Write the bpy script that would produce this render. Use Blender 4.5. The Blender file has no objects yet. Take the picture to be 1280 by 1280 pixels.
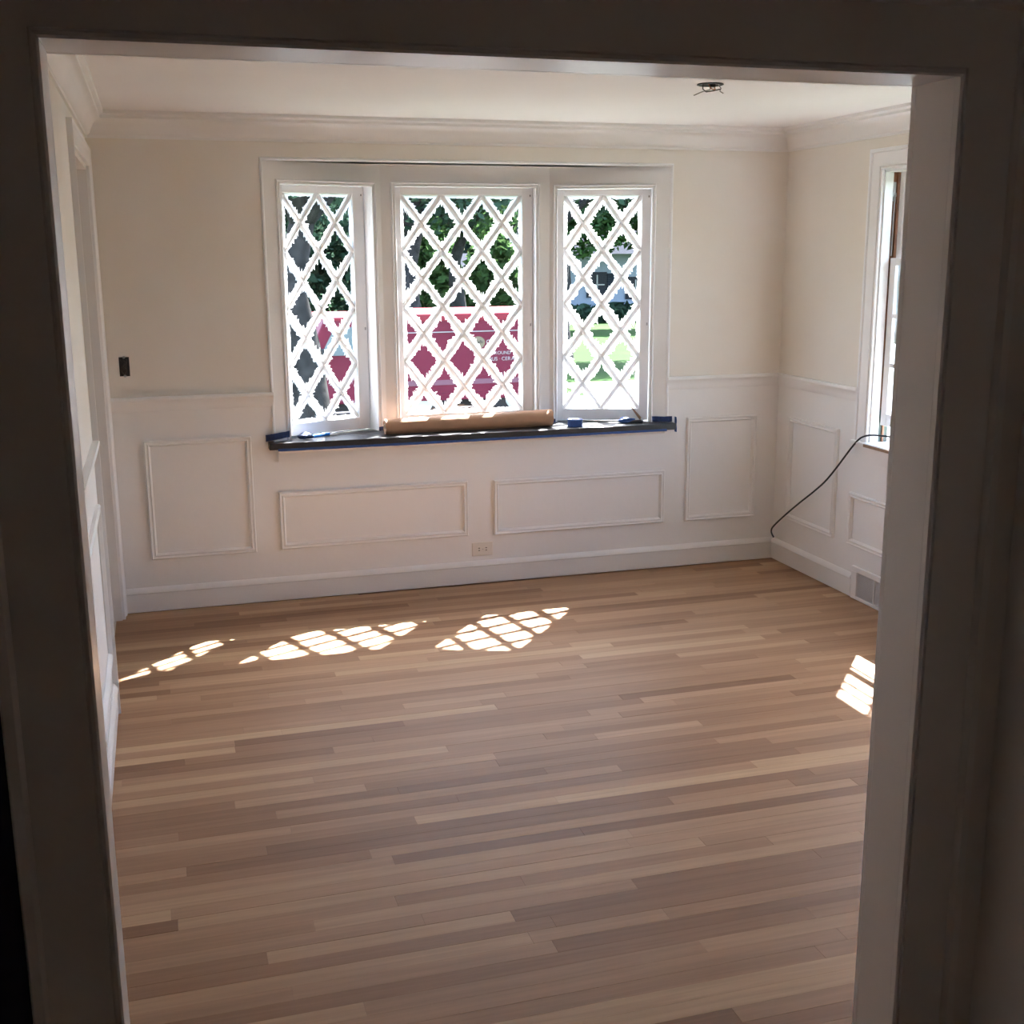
import bpy, bmesh, math, random
from mathutils import Vector, Matrix

random.seed(7)
scene = bpy.context.scene
COL = scene.collection

# ------------------------------------------------------------------ camera
cam_d = bpy.data.cameras.new('camera')
cam = bpy.data.objects.new('camera', cam_d)
COL.objects.link(cam)
cam_d.sensor_fit = 'HORIZONTAL'
cam_d.sensor_width = 36.0
cam_d.lens = 36.0 * 1470.73 / 1280.0
cam_d.clip_start = 0.02
cam_d.clip_end = 400
RX = Vector((0.957998710708843, -0.28671315876664855, -0.005833941227435254))
UX = Vector((0.06736231679592783, 0.20521126941289425, 0.9763967703663474))
FX = Vector((0.2787486117563272, 0.9357798349483704, -0.21590579415087785))
m = Matrix.Identity(4)
for i in range(3):
    m[i][0] = RX[i]; m[i][1] = UX[i]; m[i][2] = -FX[i]
m.translation = Vector((0.2501, -6.0573, 1.7906))
cam.matrix_world = m
scene.camera = cam

# ------------------------------------------------------------------ light
SUN_AZ = math.radians(40.9)      # from +y towards +x
SUN_EL = math.radians(51.0)
world = bpy.data.worlds.new('sky')
scene.world = world
world.use_nodes = True
wn = world.node_tree
wn.nodes.clear()
w_out = wn.nodes.new('ShaderNodeOutputWorld')
w_bg = wn.nodes.new('ShaderNodeBackground')
w_sky = wn.nodes.new('ShaderNodeTexSky')
w_sky.sky_type = 'NISHITA'
w_sky.sun_disc = False
w_sky.sun_elevation = SUN_EL
w_sky.sun_rotation = SUN_AZ
w_sky.air_density = 1.0
w_sky.dust_density = 1.5
w_bg.inputs['Strength'].default_value = 0.55
wn.links.new(w_sky.outputs[0], w_bg.inputs['Color'])
wn.links.new(w_bg.outputs[0], w_out.inputs['Surface'])

sun_d = bpy.data.lights.new('sun', 'SUN')
sun_d.energy = 21.0
sun_d.angle = math.radians(0.6)
sun_d.color = (1.0, 0.975, 0.965)
sun = bpy.data.objects.new('sun', sun_d)
COL.objects.link(sun)
to_sun = Vector((math.sin(SUN_AZ) * math.cos(SUN_EL), math.cos(SUN_AZ) * math.cos(SUN_EL), math.sin(SUN_EL)))
sun.rotation_euler = to_sun.to_track_quat('Z', 'Y').to_euler()
sun.location = to_sun * 30

scene.view_settings.view_transform = 'Standard'
scene.view_settings.look = 'None'
scene.view_settings.gamma = 1.0
scene.view_settings.use_curve_mapping = False
scene.view_settings.exposure = 2.12
scene.cycles.max_bounces = 16
scene.cycles.diffuse_bounces = 10
scene.cycles.glossy_bounces = 4
scene.cycles.transparent_max_bounces = 24
scene.cycles.caustics_reflective = False
scene.cycles.caustics_refractive = False

# ------------------------------------------------------------------ materials
MATS = {}

def new_mat(name):
    mt = bpy.data.materials.new(name)
    mt.use_nodes = True
    nt = mt.node_tree
    b = nt.nodes['Principled BSDF']
    MATS[name] = mt
    return mt, nt, b

def plain(name, col, rough=0.5, metal=0.0, var=0.06, scale=6.0, bump=0.0, bscale=60.0, spec=0.5):
    mt, nt, b = new_mat(name)
    b.inputs['Roughness'].default_value = rough
    b.inputs['Metallic'].default_value = metal
    b.inputs['Specular IOR Level'].default_value = spec
    geo = nt.nodes.new('ShaderNodeNewGeometry')
    nz = nt.nodes.new('ShaderNodeTexNoise')
    nz.inputs['Scale'].default_value = scale
    nz.inputs['Detail'].default_value = 5
    nt.links.new(geo.outputs['Position'], nz.inputs['Vector'])
    rp = nt.nodes.new('ShaderNodeValToRGB')
    rp.color_ramp.elements[0].position = 0.3
    rp.color_ramp.elements[1].position = 0.7
    rp.color_ramp.elements[0].color = (*[c * (1 - var) for c in col], 1)
    rp.color_ramp.elements[1].color = (*[min(1, c * (1 + var)) for c in col], 1)
    nt.links.new(nz.outputs['Fac'], rp.inputs['Fac'])
    nt.links.new(rp.outputs['Color'], b.inputs['Base Color'])
    if bump > 0:
        n2 = nt.nodes.new('ShaderNodeTexNoise')
        n2.inputs['Scale'].default_value = bscale
        n2.inputs['Detail'].default_value = 6
        nt.links.new(geo.outputs['Position'], n2.inputs['Vector'])
        bp = nt.nodes.new('ShaderNodeBump')
        bp.inputs['Strength'].default_value = bump
        bp.inputs['Distance'].default_value = 0.01
        nt.links.new(n2.outputs['Fac'], bp.inputs['Height'])
        nt.links.new(bp.outputs['Normal'], b.inputs['Normal'])
    return mt

WHITE = plain('white_paint', (0.80, 0.793, 0.788), 0.38, var=0.025, scale=3, bump=0.05, bscale=90)
WHITE_G = plain('white_gloss_paint', (0.83, 0.832, 0.845), 0.34, var=0.02, scale=4)
CEIL = plain('ceiling_paint', (0.83, 0.812, 0.815), 0.75, var=0.015, scale=2)
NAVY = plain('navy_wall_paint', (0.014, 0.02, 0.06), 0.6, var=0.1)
HALLFLOOR = plain('hall_floor_wood', (0.36, 0.25, 0.17), 0.5, var=0.3, scale=8)
HALLCEIL = plain('hall_ceiling_paint', (0.82, 0.80, 0.77), 0.8, var=0.02)
SLATE = plain('dark_slate', (0.030, 0.031, 0.036), 0.36, var=0.25, scale=14, bump=0.15, bscale=40)
TAPE = plain('blue_tape', (0.022, 0.075, 0.26), 0.6, var=0.15, scale=60, bump=0.2, bscale=200)
TAPE_D = plain('creased_blue_tape', (0.010, 0.032, 0.12), 0.65, var=0.4, scale=70, bump=0.4, bscale=120)
CARD = plain('tape_core_card', (0.55, 0.47, 0.36), 0.8)
KRAFT = plain('kraft_paper', (0.42, 0.225, 0.125), 0.62, var=0.10, scale=9, bump=0.12, bscale=25)
BLACK = plain('black_rubber', (0.012, 0.012, 0.013), 0.5)
BOXBLK = plain('dark_box_metal', (0.016, 0.013, 0.014), 0.45, var=0.4, scale=60)
WIRE_W = plain('grey_wire', (0.32, 0.31, 0.30), 0.5)
WIRE_D = plain('dark_wire', (0.05, 0.04, 0.035), 0.5)
COPPER = plain('bare_copper', (0.50, 0.22, 0.10), 0.35, metal=0.8)
STEEL = plain('steel', (0.45, 0.45, 0.46), 0.35, metal=0.9)
PLASTIC = plain('outlet_plastic', (0.74, 0.70, 0.64), 0.35, var=0.01)
SLOT = plain('slot_dark', (0.03, 0.025, 0.02), 0.6)
GRILLE = plain('register_grille_paint', (0.62, 0.61, 0.62), 0.5)
REGBACK = plain('register_shadow_back', (0.17, 0.17, 0.18), 0.8)
BAREWOOD = plain('bare_jamb_wood', (0.20, 0.075, 0.030), 0.55, var=0.35, scale=18)
GREENTRIM = plain('dark_green_track', (0.035, 0.055, 0.045), 0.5, var=0.3)
HANDLE = plain('wood_handle', (0.26, 0.15, 0.08), 0.5, var=0.2, scale=40)
BRISTLE = plain('brush_bristle', (0.05, 0.045, 0.05), 0.8)
BLUEPL = plain('blue_plastic', (0.02, 0.22, 0.75), 0.3)
DUST = plain('subfloor_gap', (0.05, 0.035, 0.025), 0.9)
LAWN = plain('lawn', (0.0125, 0.034, 0.0052), 0.9, var=0.3, scale=0.8, spec=0.05)
ASPHALT = plain('asphalt', (0.05, 0.05, 0.056), 0.85, var=0.2, scale=2, spec=0.05)
PATH = plain('sandy_path', (0.075, 0.066, 0.045), 0.9, var=0.15, scale=1.5, spec=0.05)
BARK = plain('bark', (0.026, 0.025, 0.025), 0.9, var=0.45, scale=9, bump=0.8, bscale=12, spec=0.05)
LEAF1 = plain('dark_leaf', (0.05, 0.11, 0.045), 0.55, var=0.5, scale=1.3)
LEAF2 = plain('bright_leaf', (0.11, 0.24, 0.05), 0.55, var=0.45, scale=1.3)
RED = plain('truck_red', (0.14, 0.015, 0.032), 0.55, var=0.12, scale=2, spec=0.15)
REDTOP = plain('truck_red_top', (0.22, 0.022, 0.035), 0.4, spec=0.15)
TYRE = plain('tyre', (0.02, 0.02, 0.022), 0.8)
LETTER = plain('letter_white', (0.34, 0.33, 0.32), 0.5, var=0.01, spec=0.05)
CREAM = plain('emblem_cream', (0.20, 0.155, 0.105), 0.5, var=0.03, spec=0.05)
SCRIPT = plain('emblem_script', (0.06, 0.05, 0.04), 0.6)
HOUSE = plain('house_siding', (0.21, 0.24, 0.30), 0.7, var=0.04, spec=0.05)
SHINGLE = plain('roof_shingle', (0.022, 0.025, 0.034), 0.9, var=0.2, spec=0.05)
PANEDARK = plain('dark_pane', (0.010, 0.012, 0.020), 0.3, spec=0.1)
GARAGE = plain('garage_grey', (0.10, 0.11, 0.12), 0.7, spec=0.05)
BRICKOUT = plain('exterior_clapboard', (0.62, 0.60, 0.56), 0.8, spec=0.05)

# wall paint: warm cream plaster above the chair rail, white wainscot below
def wall_mat(name, zsplit):
    mt, nt, b = new_mat(name)
    b.inputs['Roughness'].default_value = 0.6
    geo = nt.nodes.new('ShaderNodeNewGeometry')
    sep = nt.nodes.new('ShaderNodeSeparateXYZ')
    nt.links.new(geo.outputs['Position'], sep.inputs[0])
    gt = nt.nodes.new('ShaderNodeMath'); gt.operation = 'GREATER_THAN'
    gt.inputs[1].default_value = zsplit
    nt.links.new(sep.outputs['Z'], gt.inputs[0])
    nz = nt.nodes.new('ShaderNodeTexNoise')
    nz.inputs['Scale'].default_value = 1.7
    nz.inputs['Detail'].default_value = 3
    nt.links.new(geo.outputs['Position'], nz.inputs['Vector'])
    rp = nt.nodes.new('ShaderNodeValToRGB')
    rp.color_ramp.elements[0].position = 0.38
    rp.color_ramp.elements[1].position = 0.66
    rp.color_ramp.elements[0].color = (0.765, 0.715, 0.645, 1)
    rp.color_ramp.elements[1].color = (0.79, 0.757, 0.71, 1)
    nt.links.new(nz.outputs['Fac'], rp.inputs['Fac'])
    mix = nt.nodes.new('ShaderNodeMix'); mix.data_type = 'RGBA'
    mix.inputs['A'].default_value = (0.80, 0.793, 0.788, 1)
    nt.links.new(gt.outputs[0], mix.inputs['Factor'])
    nt.links.new(rp.outputs['Color'], mix.inputs['B'])
    nt.links.new(mix.outputs['Result'], b.inputs['Base Color'])
    n2 = nt.nodes.new('ShaderNodeTexNoise'); n2.inputs['Scale'].default_value = 25
    n2.inputs['Detail'].default_value = 4
    nt.links.new(geo.outputs['Position'], n2.inputs['Vector'])
    bp = nt.nodes.new('ShaderNodeBump'); bp.inputs['Strength'].default_value = 0.06
    bp.inputs['Distance'].default_value = 0.01
    nt.links.new(n2.outputs['Fac'], bp.inputs['Height'])
    nt.links.new(bp.outputs['Normal'], b.inputs['Normal'])
    return mt
WALL = wall_mat('wall_paint', 1.07)

# raw sanded oak boards, tint read from the mesh
def oak_mat():
    mt, nt, b = new_mat('raw_oak')
    b.inputs['Roughness'].default_value = 0.5
    b.inputs['Specular IOR Level'].default_value = 0.24
    at = nt.nodes.new('ShaderNodeAttribute'); at.attribute_name = 'tint'
    geo = nt.nodes.new('ShaderNodeNewGeometry')
    mp = nt.nodes.new('ShaderNodeMapping')
    mp.inputs['Scale'].default_value = (2.2, 55, 1)
    nt.links.new(geo.outputs['Position'], mp.inputs['Vector'])
    add = nt.nodes.new('ShaderNodeVectorMath'); add.operation = 'MULTIPLY_ADD'
    add.inputs[1].default_value = (37, 91, 13)
    nt.links.new(at.outputs['Vector'], add.inputs[0])
    nt.links.new(mp.outputs['Vector'], add.inputs[2])
    nz = nt.nodes.new('ShaderNodeTexNoise'); nz.inputs['Scale'].default_value = 1.0
    nz.inputs['Detail'].default_value = 5; nz.inputs['Distortion'].default_value = 0.6
    nt.links.new(add.outputs[0], nz.inputs['Vector'])
    rp = nt.nodes.new('ShaderNodeValToRGB')
    cr = rp.color_ramp
    cr.elements[0].position = 0.0; cr.elements[0].color = (0.258, 0.137, 0.075, 1)
    cr.elements[1].position = 1.0; cr.elements[1].color = (0.545, 0.36, 0.215, 1)
    e = cr.elements.new(0.35); e.color = (0.352, 0.200, 0.114, 1)
    e = cr.elements.new(0.7); e.color = (0.44, 0.27, 0.16, 1)
    nt.links.new(at.outputs['Fac'], rp.inputs['Fac'])
    mr = nt.nodes.new('ShaderNodeMapRange')
    mr.inputs['From Min'].default_value = 0.3; mr.inputs['From Max'].default_value = 0.7
    mr.inputs['To Min'].default_value = 0.88; mr.inputs['To Max'].default_value = 1.08
    nt.links.new(nz.outputs['Fac'], mr.inputs['Value'])
    vm = nt.nodes.new('ShaderNodeVectorMath'); vm.operation = 'SCALE'
    nt.links.new(rp.outputs['Color'], vm.inputs[0])
    nt.links.new(mr.outputs[0], vm.inputs['Scale'])
    nt.links.new(vm.outputs[0], b.inputs['Base Color'])
    return mt
OAK = oak_mat()

def glass_mat(name, tint=(0.975, 0.985, 0.98)):
    mt = bpy.data.materials.new(name); mt.use_nodes = True
    nt = mt.node_tree; nt.nodes.clear()
    out = nt.nodes.new('ShaderNodeOutputMaterial')
    tr = nt.nodes.new('ShaderNodeBsdfTransparent'); tr.inputs['Color'].default_value = (*tint, 1)
    gl = nt.nodes.new('ShaderNodeBsdfGlossy'); gl.inputs['Roughness'].default_value = 0.03
    fr = nt.nodes.new('ShaderNodeFresnel'); fr.inputs['IOR'].default_value = 1.4
    mx = nt.nodes.new('ShaderNodeMixShader')
    geo = nt.nodes.new('ShaderNodeNewGeometry')
    inv = nt.nodes.new('ShaderNodeMath'); inv.operation = 'SUBTRACT'; inv.inputs[0].default_value = 1.0
    nt.links.new(geo.outputs['Backfacing'], inv.inputs[1])
    mul = nt.nodes.new('ShaderNodeMath'); mul.operation = 'MULTIPLY'
    nt.links.new(fr.outputs[0], mul.inputs[0]); nt.links.new(inv.outputs[0], mul.inputs[1])
    nt.links.new(mul.outputs[0], mx.inputs[0])
    nt.links.new(tr.outputs[0], mx.inputs[1]); nt.links.new(gl.outputs[0], mx.inputs[2])
    nt.links.new(mx.outputs[0], out.inputs['Surface'])
    return mt
GLASS = glass_mat('window_glass')

def residue_mat():
    mt = bpy.data.materials.new('paint_overspray'); mt.use_nodes = True
    nt = mt.node_tree; nt.nodes.clear()
    out = nt.nodes.new('ShaderNodeOutputMaterial')
    df = nt.nodes.new('ShaderNodeBsdfDiffuse'); df.inputs['Color'].default_value = (0.8, 0.8, 0.8, 1)
    tl = nt.nodes.new('ShaderNodeBsdfTranslucent'); tl.inputs['Color'].default_value = (0.9, 0.9, 0.9, 1)
    mx = nt.nodes.new('ShaderNodeMixShader'); mx.inputs[0].default_value = 0.42
    nt.links.new(df.outputs[0], mx.inputs[1]); nt.links.new(tl.outputs[0], mx.inputs[2])
    nt.links.new(mx.outputs[0], out.inputs['Surface'])
    return mt
RESIDUE = residue_mat()

def leafy(name, col, var):
    mt = bpy.data.materials.new(name); mt.use_nodes = True
    nt = mt.node_tree; nt.nodes.clear()
    out = nt.nodes.new('ShaderNodeOutputMaterial')
    geo = nt.nodes.new('ShaderNodeNewGeometry')
    rp = nt.nodes.new('ShaderNodeValToRGB')
    rp.color_ramp.elements[0].color = (*[c * (1 - var) for c in col], 1)
    rp.color_ramp.elements[1].color = (*[c * (1 + var) for c in col], 1)
    nt.links.new(geo.outputs['Random Per Island'], rp.inputs['Fac'])
    df = nt.nodes.new('ShaderNodeBsdfDiffuse'); tl = nt.nodes.new('ShaderNodeBsdfTranslucent')
    mx = nt.nodes.new('ShaderNodeMixShader'); mx.inputs[0].default_value = 0.35
    nt.links.new(rp.outputs[0], df.inputs['Color']); nt.links.new(rp.outputs[0], tl.inputs['Color'])
    nt.links.new(df.outputs[0], mx.inputs[1]); nt.links.new(tl.outputs[0], mx.inputs[2])
    nt.links.new(mx.outputs[0], out.inputs['Surface'])
    return mt
LEAF_A = leafy('dark_foliage', (0.030, 0.055, 0.036), 0.7)
LEAF_B = leafy('bright_foliage', (0.045, 0.085, 0.030), 0.6)

# ------------------------------------------------------------------ helpers
def tag(o, label=None, cat=None, group=None, kind=None):
    if label: o['label'] = label
    if cat: o['category'] = cat
    if group: o['group'] = group
    if kind: o['kind'] = kind
    return o

def empty(name, loc=(0, 0, 0), rotz=0.0):
    o = bpy.data.objects.new(name, None)
    o.empty_display_size = 0.1
    o.location = loc; o.rotation_euler = (0, 0, rotz)
    COL.objects.link(o)
    return o

class MB:
    """collects shapes, optionally through a matrix, and links them as one mesh object"""
    def __init__(self, M=None):
        self.v = []; self.f = []; self.M = M
    def add(self, verts, faces):
        n = len(self.v)
        for p in verts:
            p = Vector(p)
            self.v.append(self.M @ p if self.M is not None else p)
        for f in faces: self.f.append([n + i for i in f])
        return self
    def box(self, x0, x1, y0, y1, z0, z1):
        v = [(x, y, z) for x in (x0, x1) for y in (y0, y1) for z in (z0, z1)]
        return self.add(v, [(0, 1, 3, 2), (4, 6, 7, 5), (0, 4, 5, 1), (2, 3, 7, 6), (0, 2, 6, 4), (1, 5, 7, 3)])
    def prism(self, pts, axis, a, b):
        """extrude a 2D outline along axis ('x','y','z') from a to b"""
        def P(p, t):
            return {'x': (t, p[0], p[1]), 'y': (p[0], t, p[1]), 'z': (p[0], p[1], t)}[axis]
        n = len(pts)
        v = [P(p, a) for p in pts] + [P(p, b) for p in pts]
        f = [tuple(range(n))[::-1], tuple(range(n, 2 * n))]
        for i in range(n):
            j = (i + 1) % n
            f.append((i, j, n + j, n + i))
        return self.add(v, f)
    def tube(self, path, r, seg=10, caps=True, rs=None):
        path = [Vector(p) for p in path]
        n = len(path); v = []; f = []
        prev = None
        for i, p in enumerate(path):
            t = (path[min(i + 1, n - 1)] - path[max(i - 1, 0)]).normalized()
            if prev is None:
                a = Vector((0, 0, 1)) if abs(t.z) < 0.9 else Vector((1, 0, 0))
                s = t.cross(a).normalized()
            else:
                s = (prev - t * prev.dot(t)).normalized()
            prev = s
            q = t.cross(s)
            rr = rs[i] if rs else r
            for k in range(seg):
                ang = 2 * math.pi * k / seg
                v.append(p + s * math.cos(ang) * rr + q * math.sin(ang) * rr)
        for i in range(n - 1):
            for k in range(seg):
                k2 = (k + 1) % seg
                f.append((i * seg + k, i * seg + k2, (i + 1) * seg + k2, (i + 1) * seg + k))
        if caps:
            f.append(tuple(range(seg))[::-1]); f.append(tuple((n - 1) * seg + k for k in range(seg)))
        return self.add(v, f)
    def lathe(self, prof, seg=24, origin=(0, 0, 0)):
        """prof: closed list of (r, z)"""
        n = len(prof); v = []; f = []
        for k in range(seg):
            a = 2 * math.pi * k / seg
            for r, z in prof:
                v.append((origin[0] + r * math.cos(a), origin[1] + r * math.sin(a), origin[2] + z))
        for k in range(seg):
            k2 = (k + 1) % seg
            for i in range(n):
                j = (i + 1) % n
                f.append((k * n + i, k2 * n + i, k2 * n + j, k * n + j))
        return self.add(v, f)
    def mould(self, pts, prof, closed, frame):
        """sweep a profile along a 2D path with mitred corners.
        prof: closed outline of (offset to the left of the path, height); frame: (origin, u, v, n)"""
        O, U, V, N = [Vector(a) for a in frame]
        P = [Vector(p) for p in pts]; n = len(P)
        dirs = [(P[(i + 1) % n] - P[i]).normalized() for i in range(n if closed else n - 1)]
        left = lambda d: Vector((-d.y, d.x))
        mit = []
        for i in range(n):
            if closed or 0 < i < n - 1:
                d0 = dirs[i - 1]; d1 = dirs[i % len(dirs)]
                l0, l1 = left(d0), left(d1)
                b = (l0 + l1); b = b / max(1e-6, (1 + l0.dot(l1)))
            elif i == 0: b = left(dirs[0])
            else: b = left(dirs[-1])
            mit.append(b)
        k = len(prof); v = []; f = []
        for i in range(n):
            for (a, h) in prof:
                q = P[i] + mit[i] * a
                v.append(O + U * q.x + V * q.y + N * h)
        for i in range(n if closed else n - 1):
            i2 = (i + 1) % n
            for j in range(k):
                j2 = (j + 1) % k
                f.append((i * k + j, i2 * k + j, i2 * k + j2, i * k + j2))
        if not closed:
            f.append(tuple(range(k))[::-1]); f.append(tuple((n - 1) * k + j for j in range(k)))
        return self.add(v, f)
    def build(self, name, mat, parent=None, smooth=False, bevel=0.0):
        me = bpy.data.meshes.new(name)
        me.from_pydata([tuple(p) for p in self.v], [], self.f)
        bm = bmesh.new(); bm.from_mesh(me)
        bmesh.ops.recalc_face_normals(bm, faces=bm.faces)
        if bevel > 0:
            ed = [e for e in bm.edges if e.is_manifold and e.calc_face_angle(0) > 0.6]
            bmesh.ops.bevel(bm, geom=ed, offset=bevel, segments=2, affect='EDGES', profile=0.5, clamp_overlap=True)
        bm.to_mesh(me); bm.free()
        if smooth:
            for p in me.polygons: p.use_smooth = True
            me.set_sharp_from_angle(angle=math.radians(38))
        me.materials.append(mat)
        o = bpy.data.objects.new(name, me)
        COL.objects.link(o)
        if parent is not None:
            o.parent = parent
            o.matrix_parent_inverse = parent_inverse(parent)
        return o

def parent_inverse(p):
    # parents are built unrotated or with known local matrices; world = chain of matrix_basis
    M = p.matrix_basis.copy()
    q = p
    while q.parent is not None:
        M = q.parent.matrix_basis @ q.matrix_parent_inverse @ M
        q = q.parent
    return M.inverted()

def struct(o, label, cat):
    return tag(o, label, cat, kind='structure')

# ------------------------------------------------------------------ room numbers (metres)
W = 3.672            # room width: left wall plane XL, right wall plane W
XL = -0.012
YB = 0.012           # face of the window wall
H = 2.44
YF = -4.05           # room face of the doorway wall
YN = -4.165          # hall face of the doorway wall
DX0, DX1, DZ = 0.118, 1.643, 2.089      # cased opening
GZ = -0.6            # ground outside

def wall_cells(name, mat, plane, fixed0, fixed1, u0, u1, z0, z1, holes, label, cat='wall'):
    """wall slab with rectangular holes; plane 'y' -> spans x, plane 'x' -> spans y"""
    us = sorted({u0, u1, *[h[0] for h in holes], *[h[1] for h in holes]})
    zs = sorted({z0, z1, *[h[2] for h in holes], *[h[3] for h in holes]})
    mb = MB()
    for i in range(len(us) - 1):
        run = None
        for j in range(len(zs) - 1):
            cu = (us[i] + us[i + 1]) / 2; cz = (zs[j] + zs[j + 1]) / 2
            if any(h[0] < cu < h[1] and h[2] < cz < h[3] for h in holes): continue
            if plane == 'y': mb.box(us[i], us[i + 1], fixed0, fixed1, zs[j], zs[j + 1])
            else: mb.box(fixed0, fixed1, us[i], us[i + 1], zs[j], zs[j + 1])
    o = mb.build(name, mat)
    return struct(o, label, cat)

# ---- floor
BW = 0.0572
floor = struct(MB().box(XL - 0.1, W + 0.1, YN, YB + 0.05, -0.12, -0.014).build('floor', DUST),
               'raw sanded oak strip floor of the empty dining room', 'floor')
rng = random.Random(21)
def board_mesh(x0, x1, y0, y1, tint, top):
    g = 0.00012; b = 0.00035
    v = [(x0 + g, y0 + g, -0.013), (x1 - g, y0 + g, -0.013), (x1 - g, y1 - g, -0.013), (x0 + g, y1 - g, -0.013),
         (x0 + g, y0 + g, top - b), (x1 - g, y0 + g, top - b), (x1 - g, y1 - g, top - b), (x0 + g, y1 - g, top - b),
         (x0 + g + b, y0 + g + b, top), (x1 - g - b, y0 + g + b, top), (x1 - g - b, y1 - g - b, top), (x0 + g + b, y1 - g - b, top)]
    f = [(0, 1, 5, 4), (1, 2, 6, 5), (2, 3, 7, 6), (3, 0, 4, 7), (4, 5, 9, 8), (5, 6, 10, 9), (6, 7, 11, 10), (7, 4, 8, 11), (8, 9, 10, 11)]
    return v, f
boards = []
row = 0
y = YB + 0.03
while y > YF - 0.06:
    y1 = y; y0 = max(y - BW, YN + 0.02)
    x = XL - 0.05 - rng.random() * 0.9
    last = rng.random()
    while x < W + 0.02:
        L = rng.choice((0.42, 0.6, 0.8, 1.0, 1.2, 1.5, 1.8)) * rng.uniform(0.85, 1.15)
        xe = x + L
        a, b_ = max(x, XL - 0.03), min(xe, W + 0.03)
        if b_ - a > 0.03:
            t = min(1, max(0, rng.gauss(0.52, 0.26)))
            boards.append((a, b_, y0, y1, t, rng.uniform(-0.0004, 0.0003)))
        x = xe
    y = y0 if y0 > YN + 0.03 else YF - 1
    row += 1
# the 300 that show largest are the ones nearest the doorway within view; the others form one part
def seen(bd):
    a, b_, y0, y1, t, z = bd
    ym = (y0 + y1) / 2
    limit = -3.46 - (0.26 * (b_ if ym > -3.9 else 0) / 0.9)
    return ym > limit and a < 0.25 + (ym + 6.06) * 0.62
vis = [b for b in boards if seen(b)]
vis.sort(key=lambda b: (b[1] - b[0]) / (b[2] - 0 + 6.9 - 2 * (b[2] + 3)) if False else -((b[1] - b[0]) / (b[2] + 6.6) ** 2))
single = set(id(b) for b in vis[:298])
def set_tint(me, vals):
    at = me.attributes.new('tint', 'FLOAT', 'POINT')
    at.data.foreach_set('value', vals)
sv, sf, st = [], [], []
for bd in boards:
    v, f = board_mesh(*bd)
    if id(bd) in single:
        me = bpy.data.meshes.new('floor_board')
        me.from_pydata(v, [], f); set_tint(me, [bd[4]] * len(v)); me.materials.append(OAK)
        o = bpy.data.objects.new('floor_board', me); COL.objects.link(o); o.parent = floor
    else:
        n = len(sv); sv += v; st += [bd[4]] * len(v); sf += [[n + i for i in q] for q in f]
if sv:
    me = bpy.data.meshes.new('floor_boards_rest')
    me.from_pydata(sv, [], sf); set_tint(me, st); me.materials.append(OAK)
    o = bpy.data.objects.new('floor_board', me); COL.objects.link(o); o.parent = floor; o['kind'] = 'stuff'

struct(MB().box(-1.6, 2.6, -9.2, YN, -0.12, -0.002).build('floor_hall', HALLFLOOR), 'dark wooden floor of the unlit hall', 'floor')
struct(MB().box(-1.6, W + 0.3, YF - 0.115, YB + 0.2, H, H + 0.2).build('ceiling', CEIL), 'smooth white ceiling of the dining room', 'ceiling')
struct(MB().box(-1.6, 2.6, -9.2, YN, H, H + 0.2).build('ceiling_hall', HALLCEIL), 'unlit plain ceiling of the hall', 'ceiling')

# ---- walls
BX0, BX1, BZ0, BZ1 = 0.795, 2.965, 0.812, 2.236
wall_back = wall_cells('wall_back', WALL, 'y', YB, YB + 0.16, -1.6, W + 0.3, -0.6, H + 0.2,
                       [(BX0, BX1, BZ0, BZ1)], 'cream plaster wall with white panelled wainscot around the bay window')
RY0, RY1, RZ0, RZ1 = -1.86, -0.915, 0.835, 2.168
wall_right = wall_cells('wall_right', WALL, 'x', W, W + 0.16, YN, YB + 0.16, -0.6, H + 0.2,
                        [(RY0, RY1, RZ0, RZ1)], 'cream plaster wall with white wainscot beside the double hung window')
LY0, LY1, LZ = -1.30, -0.085, 2.19
wall_left = wall_cells('wall_left', WALL, 'x', XL - 0.13, XL, YN, YB, -0.1, H + 0.1,
                       [(LY0, LY1, -0.2, LZ)], 'panelled side wall seen edge on beside the cased opening')
wall_front = wall_cells('wall_front', WHITE, 'y', YN, YF, -1.6, W + 0.3, -0.1, H + 0.1,
                        [(DX0 - 0.018, DX1 + 0.018, -0.2, DZ + 0.018)], 'doorway wall between the dark hall and the bright room')
# pantry behind the side opening, hall shell
struct(MB().box(-1.6, -1.5, -2.6, YB, -0.1, H).box(-1.5, XL - 0.13, -2.6, -2.5, -0.1, H).box(-1.6, XL, -2.6, YB, -0.1, -0.01)
       .build('wall_pantry', WHITE), 'pale wall of the small room behind the side opening', 'wall')
struct(MB().box(-1.7, -1.6, -9.2, YN, -0.1, H).build('wall_hall_left', WHITE), 'pale hall wall in deep shade', 'wall')
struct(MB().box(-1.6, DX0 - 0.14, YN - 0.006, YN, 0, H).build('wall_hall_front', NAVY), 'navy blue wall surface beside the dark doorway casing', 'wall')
struct(MB().box(1.84, 1.94, -9.2, YN, -0.1, H).build('wall_hall_right', WHITE), 'white wall in deep shade beside the doorway', 'wall')
struct(MB().box(-1.7, 2.6, -9.3, -9.2, -0.1, H).build('wall_hall_back', WHITE), 'pale end wall of the unlit hall', 'wall')

# unseen eave added over the side wall to shorten the side window's sun patch
struct(MB().prism([(W + 0.10, 2.62), (W + 0.50, 2.58), (W + 0.50, 2.76), (W + 0.10, 3.0)], 'y', -5.0, 0.9).build('sun_cut_eave', WHITE),
       'added white boxed eave, out of view, cutting the sun through the side window', 'eave')
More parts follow.
